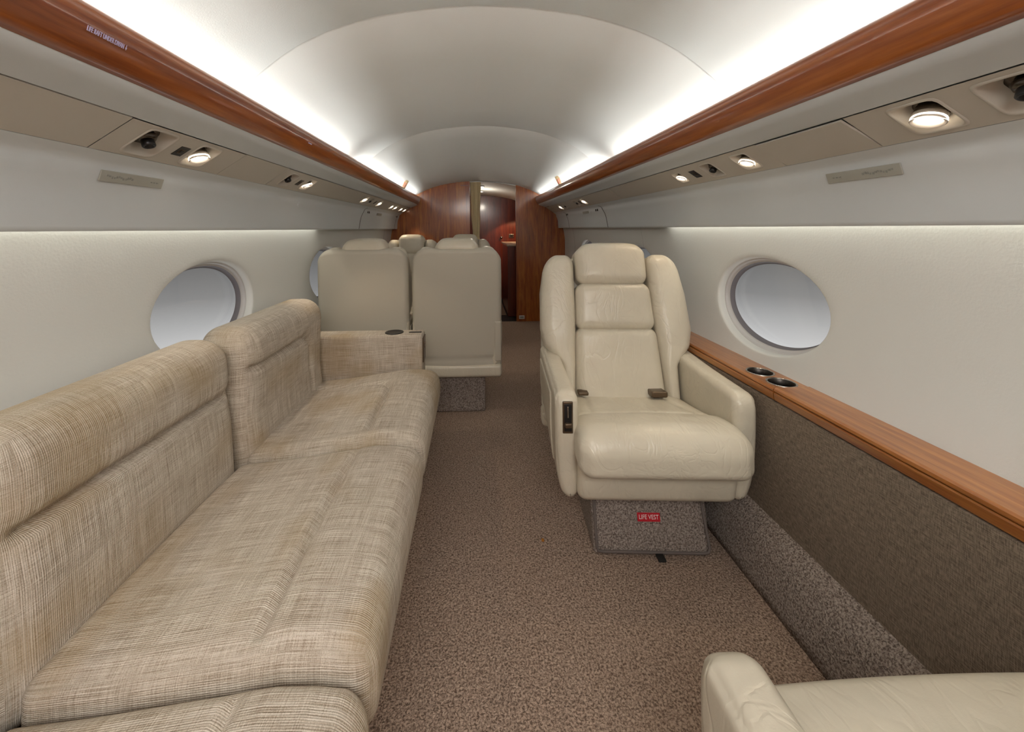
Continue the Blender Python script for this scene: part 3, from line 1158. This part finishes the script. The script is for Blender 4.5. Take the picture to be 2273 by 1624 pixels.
seats = [(-0.75, -0.055, 'a'), (-0.045, 0.708, 'b'), (0.716, 1.405, 'c'), (1.418, 2.118, 'd')]
for (ya, yb, kd) in seats:
    if kd == 'a':
        continue
    V, F, UV = rbox((.62, yb - ya, .16), (-.558, (ya + yb) / 2, .37), .040, .008, 5)
    V[:, 2] -= 0
    T = np.interp(V[:, 0], [-.87, -.7, -.55, -.48, -.455, -.40, -.33, -.25], [.402, .418, .438, .447, .452, .459, .457, .445])
    zn = remap_z(V, .29, .45, np.full(len(V), .27), T)
    yc = (ya + yb) / 2
    hy = (yb - ya) / 2
    crown = 0.012 * (1 - np.clip(np.abs(V[:, 1] - yc) / hy, 0, 1) ** 3) * np.clip((V[:, 2] - .40) / .05, 0, 1)
    # front bulge
    V[:, 2] = zn + crown
    fb = np.clip((V[:, 0] + .30) / .05, 0, 1)
    V[:, 0] += fb * .012 * np.sin(np.clip((V[:, 2] - .27) / .18, 0, 1) * PI)
    dz = {'b': -.030, 'c': 0.0, 'd': .010}[kd]
    V[:, 2] += dz
    if kd == 'd':
        path = [(-.455, ya + .07)] + [(-.455, ya + .43)] + [(x, y) for x, y in arc(-.535, ya + .44, .08, 0, 90)] + [(-.70, ya + .54), (-.87, ya + .56)]
    else:
        path = [(-.462, ya + (.035)), (-.462, yb - .0)]
    P3 = [(x, y, dz + float(np.interp(x, [-.87, -.55, -.455, -.3], [.41, .45, .463, .467]))) for x, y in path]
    V = groove(V, F, P3, .013 if kd == 'd' else .011, .030 if kd == 'd' else .024, (0, 0, 1))
    if kd != 'd':
        V = groove(V, F, [(-.462, ya + .035, .462 + dz), (-.40, ya + .012, .455 + dz), (-.30, ya + .01, .45 + dz)], .010, .005, (0, -.2, 1))
        V = groove(V, F, [(-.462, ya + .035, .462 + dz), (-.56, ya + .015, .445 + dz), (-.86, ya + .01, .405 + dz)], .010, .005, (0, -.2, 1))
    add('seat_cushion', V, F, UV, 'linen', dv, OD)
    # back cushion
    if kd == 'c':
        ya = .698
    if kd == 'b':
        yb = .690
    yc = (ya + yb) / 2
    if kd == 'd':
        V, F, UV = rbox((.20, yb - ya, .56), (-.945, yc, .57), .075, .009, 6)
        z = V[:, 2]
        sh = np.interp(z, [.39, .55, .68, .75, .85], [.015, 0.0, .005, .008, -.005])
        V[:, 0] += sh
        front = np.clip((V[:, 0] + .92) / .04, 0, 1)
        V[:, 0] -= 0
        # recess of the pad below the roll
        path = [(ya + .0, .705), (ya + .42, .705)] + [(x, z_) for x, z_ in arc(ya + .44, .615, .09, 90, 0)] + [(ya + .535, .40)]
        P3 = [(-.845, y, z_) for y, z_ in path]
        inside = (V[:, 1] < ya + .53) & (z < .705)
        V = groove(V, F, P3, .015, .030, (1, 0, 0))
        V = groove(V, F, [(-.845, q[0] - .012, q[1] + .014) for q in path[:2]], .02, -.006, (1, 0, 0))
    else:
        V, F, UV = rbox((.185, yb - ya, .56), (-.968, yc, .562), .080, .009, 6)
        z = V[:, 2]
        V[:, 0] += np.interp(z, [.38, .45, .56, .64, .66, .70, .76, .85], [.022, .018, .012, .0, -.004, .004, .0, -.012])
        V = groove(V, F, [(-.878, ya - .02, .655), (-.878, yb + .02, .655)], .011, .034, (1, 0, 0))
    add('back_cushion', V, F, UV, 'linen', dv, OD)

V, F, UV = rbox((.60, 2.93, .27), (-.645, .66, .136), .012, .2, 3)
add('plinth', V, F, UV, 'plinth_cloth', dv, OD)
V, F, UV = rbox((.71, .125, .545), (-.69, 2.195, .363), .016, .03, 3)
V[:, 2] += 0
arm = add('armrest', V, F, UV, 'linen', dv, OD)
ao = arm
cyl('cup_holder', (-.495 + .65, 1.195, .6365), 1, 1, 'black', ao, (0, 0, 1), 40, [(.050, -.002), (.050, .0012), (.047, .0026), (.043, .0020), (.040, .001), (0, .0008)])
V, F, UV = rbox((.068, .014, .003), (-.38 + .65, 1.19, .637), .001, 1, 1)
make('card_slot', V, F, 'black', ao)
V, F, UV = rbox((.006, .09, .13), (-.333 + .65, 1.19, .55), .002, 1, 2)
make('control_plate', V, F, 'bronze', ao)
V, F, UV = rbox((.008, .02, .03), (-.328 + .65, 1.19, .57), .002, 1, 2)
make('release_button', V, F, 'chrome', ao)

# ---------------------------------------------------------------- armchairs
def chair(name, sx, recline, ped, full):
    """front is local -Y; sx scales the width"""
    root = empty(name)
    O = np.zeros(3)

    def X(V):
        V = V.copy()
        V[:, 0] *= sx
        return V

    def addc(nm, V, F, UV, mat, par=root):
        return make(nm, X(V), F, mat, par, True, UV)

    # skirt / shell under the seat
    V, F, UV = rbox((.55, .57, .16), (0, -.02, .312), .035, .05, 4)
    low = np.clip((.33 - V[:, 2]) / .09, 0, 1)
    V[:, 1] += np.where(V[:, 1] < -.2, low ** 2 * .02, 0)
    addc('seat_shell', V, F, UV, 'leather')
    # seat cushion
    V, F, UV = rbox((.575, .615, .16), (0, -.0875, .45), .055, .012, 5)
    T = np.interp(V[:, 1], [-.40, -.36, -.31, -.25, -.20, -.165, -.13, 0, .2], [.486, .512, .522, .517, .505, .491, .485, .462, .43])
    B = np.interp(V[:, 1], [-.40, -.30, -.2, .2], [.366, .368, .378, .38])
    V[:, 2] = remap_z(V, .37, .53, B, T)
    hx = .2875
    V[:, 2] += .010 * (1 - (V[:, 0] / hx) ** 2) * np.clip((V[:, 2] - .45) / .04, 0, 1)
    V[:, 0] *= np.where(V[:, 1] < -.2, 1.0, np.interp(V[:, 1], [-.25, -.1, .25], [1.0, .93, .90]))
    V = groove(V, F, [(-.28, -.170, .50), (-.15, -.163, .502), (0, -.158, .505), (.15, -.163, .502), (.28, -.170, .50)], .012, .013, (0, .0, 1))
    for x_, e in ((-.20, -.155), (.20, .155), (-.03, -.05), (.05, .075)):
        V = groove(V, F, [(x_ * 1.0, -.15, .49), (e, .2, .44)], .010, .006, (0, 0, 1))
    for s in (-1, 1):
        V = groove(V, F, [(s * .262, -.18, .50), (s * .262, -.33, .535), (s * .262, -.37, .52), (s * .262, -.388, .47), (s * .262, -.385, .40)], .005, .0035)
    addc('seat_cushion', V, F, UV, 'leather_seat')
    # arms
    for s in (-1, 1):
        V, F, UV = rbox((.082, .59, .385), (s * .310, .012, .4225), .030, .018, 5)
        yy, z = V[:, 1].copy(), V[:, 2].copy()
        k = np.clip((.615 - z) / .37, 0, 1)
        V[:, 2] += np.clip((yy + .22) / .5, 0, 1) * .085 * k
        fr = np.clip((-.10 - yy) / .15, 0, 1)
        V[:, 1] += fr * (k ** 3) * .018
        V[:, 1] += fr * np.clip(1 - k * 6, 0, 1) ** 2 * .02
        V[:, 0] -= s * (k ** 5) * .026 * (np.sign(V[:, 0] * s - .31) > 0)
        V[:, 2] += np.clip((yy - 0) / .3, 0, 1) * .008 * (1 - k)
        V = groove(V, F, [(s * .343, -.262, .60), (s * .343, -.262, .30)], .005, .003)
        V = groove(V, F, [(s * .343, -.24, .603), (s * .343, .28, .612)], .005, .003)
        a = addc('armrest', V, F, UV, 'leather')
        # raised outer panel
        V, F, UV = rbox((.010, .40, .26), (s * .351, .05, .44), .0045, .04, 2)
        yy, z = V[:, 1].copy(), V[:, 2].copy()
        k = np.clip((.57 - z) / .26, 0, 1)
        V[:, 2] += np.clip((yy + .15) / .4, 0, 1) * .075 * k
        V[:, 0] -= s * (k ** 4) * .012
        addc('side_panel', V, F, UV, 'leather', a)
        if s < 0 and full:
            V, F, UV = rbox((.036, .008, .112), (-.309, -.283, .535), .003, 1, 2)
            addc('control_frame', V, F, UV, 'bronze', a)
            V, F, UV = rbox((.026, .004, .096), (-.309, -.2862, .535), .001, 1, 1)
            addc('control_recess', V, F, UV, 'black', a)
            V, F, UV = rbox((.004, .004, .04), (-.309, -.288, .555), .001, 1, 1)
            addc('control_slot', V, F, UV, 'chrome', a)
            V, F, UV = rbox((.024, .016, .016), (-.309, -.294, .512), .004, 1, 2)
            addc('recline_lever', V, F, UV, 'bronze', a)
    # back frame, built upright then leaned
    PV = np.array([0, .175, .40])
    ca, sa = math.cos(recline), math.sin(recline)

    def lean(V):
        V = V.copy()
        y, z = V[:, 1].copy(), V[:, 2].copy()
        V[:, 1] = PV[1] + y * ca + z * sa
        V[:, 2] = PV[2] - y * sa + z * ca
        return V

    # rear shell
    V, F, UV = rbox((.66 if full else .70, .085, .80), (0, .082, .285), .038, .016, 5)
    z = V[:, 2].copy()
    wtaper = np.interp(z, [-.1, .5, .62, .69], ([1.04, 1.04, .98, .90] if full else [1.0, 1.0, .99, .94]))
    V[:, 0] *= wtaper
    # shoulders dip towards the headrest
    topk = np.clip((z - .60) / .08, 0, 1)
    V[:, 2] -= topk * .006 * np.exp(-(V[:, 0] / .20) ** 4)
    V[:, 2] -= topk * .05 * np.clip((np.abs(V[:, 0]) - .22) / .13, 0, 1) ** 2
    V[:, 1] += .012 * (1 - (V[:, 0] / .36) ** 2) * (V[:, 1] > .10)
    V = groove(V, F, [(-.36, .125, .215), (.36, .125, .215)], .006, .003, (0, 1, 0))
    V = groove(V, F, [(-.33, .125, .61), (-.20, .13, .645), (.20, .13, .645), (.33, .125, .61)], .007, .003, (0, 1, 0))
    if not full:
        V = groove(V, F, [(-.36, .125, -.03), (.36, .125, -.03)], .010, .012, (0, 1, 0))
    addc('back_shell', lean(V), F, UV, 'leather_back')
    # rear lower corner pouch and bottom sill
    V, F, UV = rbox((.055, .03, .26), (-.318, .125, .085), .012, .03, 3)
    addc('corner_pad', lean(V), F, UV, 'leather_back')
    V, F, UV = rbox((.70, .10, .085), (0, .265, .288), .025, .05, 3)
    addc('rear_sill', V, F, UV, 'leather')
    # bolsters
    for s in (-1, 1):
        V, F, UV = rbox((.16, .155, .715), (s * .25, .0, .325), .058, .014, 6)
        x, z = V[:, 0].copy(), V[:, 2].copy()
        t = (x * s - .17) / .16
        outer = np.interp(z, [-.04, .16, .24, .32, .48, .60, .69], [.262, .268, .335, .352, .348, .332, .300])
        inner = np.interp(z, [-.04, .10, .40, .69], [.205, .20, .183, .178])
        V[:, 0] = s * (inner + (outer - inner) * t)
        V[:, 1] += np.interp(z, [0, .3, .7], [0, -.012, .012]) * (V[:, 1] < .0)
        V = groove(V, F, [(s * .335, -.05, .64), (s * .345, -.065, .45), (s * .345, -.065, .26)], .005, .003)
        addc('side_bolster', lean(V), F, UV, 'leather')
    # pads
    V, F, UV = rbox((.40, .14, .345), (0, .0, .155), .045, .012, 5)
    V[:, 0] *= np.interp(V[:, 2], [0, .35], [1.03, .95])
    V[:, 1] -= .012 * (1 - (V[:, 0] / .2) ** 2) * (V[:, 1] < 0)
    addc('back_pad', lean(V), F, UV, 'leather')
    V, F, UV = rbox((.378, .14, .225), (0, -.004, .425), .045, .012, 5)
    V[:, 1] -= .012 * (1 - (V[:, 0] / .2) ** 2) * (V[:, 1] < 0)
    V[:, 0] *= np.interp(V[:, 2], [.3, .54], [1.0, .94])
    addc('back_pad', lean(V), F, UV, 'leather')
    V, F, UV = rbox((.345, .185, .215), (0, .012, .632), .055, .012, 6)
    z = V[:, 2].copy()
    V[:, 2] -= np.clip((z - .66) / .08, 0, 1) * .022 * (V[:, 0] / .17) ** 4
    V[:, 1] -= .010 * (1 - (V[:, 0] / .175) ** 2) * (V[:, 1] < 0)
    V[:, 0] *= np.interp(z, [.52, .70, .74], [1.0, 1.0, .97])
    addc('headrest', lean(V), F, UV, 'leather')
    # belt fittings
    if full:
        V, F, UV = rbox((.068, .080, .026), (.145, .100, .468), .006, .05, 3)
        V[:, 2] += (V[:, 1] - .10) * -.15
        bk = addc('belt_buckle', V, F, UV, 'bronze')
        V, F, UV = rbox((.045, .09, .006), (.135, .17, .458), .002, .05, 1)
        addc('belt_webbing', V, F, UV, 'dark_gap', bk)
        V, F, UV = rbox((.045, .04, .014), (-.178, .110, .462), .004, .05, 3)
        addc('belt_latch', V, F, UV, 'bronze')
    # pedestal
    px0, px1, py0, py1, slope = ped
    V, F, UV = rbox((px1 - px0, py1 - py0, .262), ((px0 + px1) / 2, (py0 + py1) / 2, .131), .012, .03, 3)
    V[:, 1] += np.where(V[:, 1] < (py0 + py1) / 2, V[:, 2] / .25 * slope, 0)
    pd = make('pedestal', V, F, 'carpet_grey', root, True, UV)
    if full:
        b = .010
        fr = [(px0 + b, .012), (px1 - b, .012), (px1 - b - .012, .25), (px0 + b + .0, .25)]
        pts = [Vector((x, py0 + z / .25 * slope - .004, z)) for x, z in fr]
        rings, n = [], 8
        path = [pts[3], pts[0] + Vector((0, 0, .02)), pts[0] + Vector((.004, 0, .004)), pts[0] + Vector((.02, 0, 0)), pts[1] - Vector((.02, 0, 0)), pts[1] + Vector((-.004, 0, .004)), pts[1] + Vector((0, 0, .02)), pts[2]]
        for i, p in enumerate(path):
            tdir = (path[min(i + 1, len(path) - 1)] - path[max(i - 1, 0)]).normalized()
            u = Vector((0, 1, 0))
            v = tdir.cross(u).normalized()
            rings.append([tuple(p + (u * math.cos(2 * PI * k / n) + v * math.sin(2 * PI * k / n)) * .005) for k in range(n)])
        V, F = loft(rings, True, True)
        make('binding', V, F, 'piping_grey', pd)
        V1, F1, _ = rbox((.084, .029, .002), (0, 0, 0), .0009, 1, 1)
        V2, F2 = text_geo('LIFE VEST', .020, .0004)
        V2[:, 0] *= .072 / (V2[:, 0].max() - V2[:, 0].min())
        V2[:, 1] *= 1.05
        V2[:, 2] += .0012
        k = len(V1)
        VV = np.vstack([V1, V2])
        FF = [tuple(f) for f in F1] + [tuple(i + k for i in f) for f in F2]
        zz = .118
        VV = frame_map(VV, (.005, py0 + zz / .25 * slope - .0035, zz), (1, 0, .0), (0, slope / .25, 1))
        make('life_vest_label', VV, FF, None, pd, False, mats=['red_label', 'white_ink'], midx=[0] * len(F1) + [1] * len(F2))
        V, F, UV = rbox((.028, .035, .008), (.03, py0 - .018, .008), .003, 1, 2)
        make('pull_strap', V, F, 'dark_gap', pd)
    return root


ac = chair('cabin_armchair', 1.0, RAD(15.5), (-.205, .222, -.215, .22, .075), True)
ac.location = (.597, 1.650, 0)
ac.rotation_euler = (0, 0, RAD(-4))
tag(ac, 'cream leather armchair facing the camera beside the wooden ledge', 'armchair', 'cream leather cabin seats')
c2 = copy_tree(ac)
c2.location = (.606, .283, 0)
for ch in c2.children:
    if ch.name.startswith('seat_cushion'):
        ch.location.y = .062
c2.rotation_euler = (0, 0, PI)
tag(c2, 'cream leather armchair cut off at the lower right corner of the photo', 'armchair', 'cream leather cabin seats')
tw = chair('twin_seat', .82, RAD(3), (-.18, .18, -.20, .245, .0), False)
tw.location = (-.168, 2.86, 0)
tw.rotation_euler = (0, 0, PI)
tag(tw, 'cream leather seat seen from behind, next to the aisle', 'seat', 'cream leather cabin seats')
for (x, y, rz, lb) in ((-.762, 2.86, PI, 'cream leather seat seen from behind, next to the wall by the divan armrest'),
                       (-.156, 4.25, 0, 'far cream leather seat facing the camera before the curtain'),
                       (-.745, 4.25, 0, 'far cream leather seat facing the camera in the corner by the wood bulkhead')):
    c = copy_tree(tw)
    for ch in list(c.children):
        if ch.name.startswith('corner_pad'):
            bpy.data.objects.remove(ch)
    c.location = (x, y, 0)
    c.rotation_euler = (0, 0, rz)
    tag(c, lb, 'seat', 'cream leather cabin seats')

# crumbs on the carpet
for (x, y, lb) in ((.20, 1.52, 'tiny amber crumb on the carpet beside the armchair'), ):
    V, F, UV = rbox((.010, .012, .006), (x, y, .004), .002, 1, 1)
    plain('amber', '#a86a1c', .6)
    tag(make('crumb', V, F, 'amber'), lb, 'crumb')
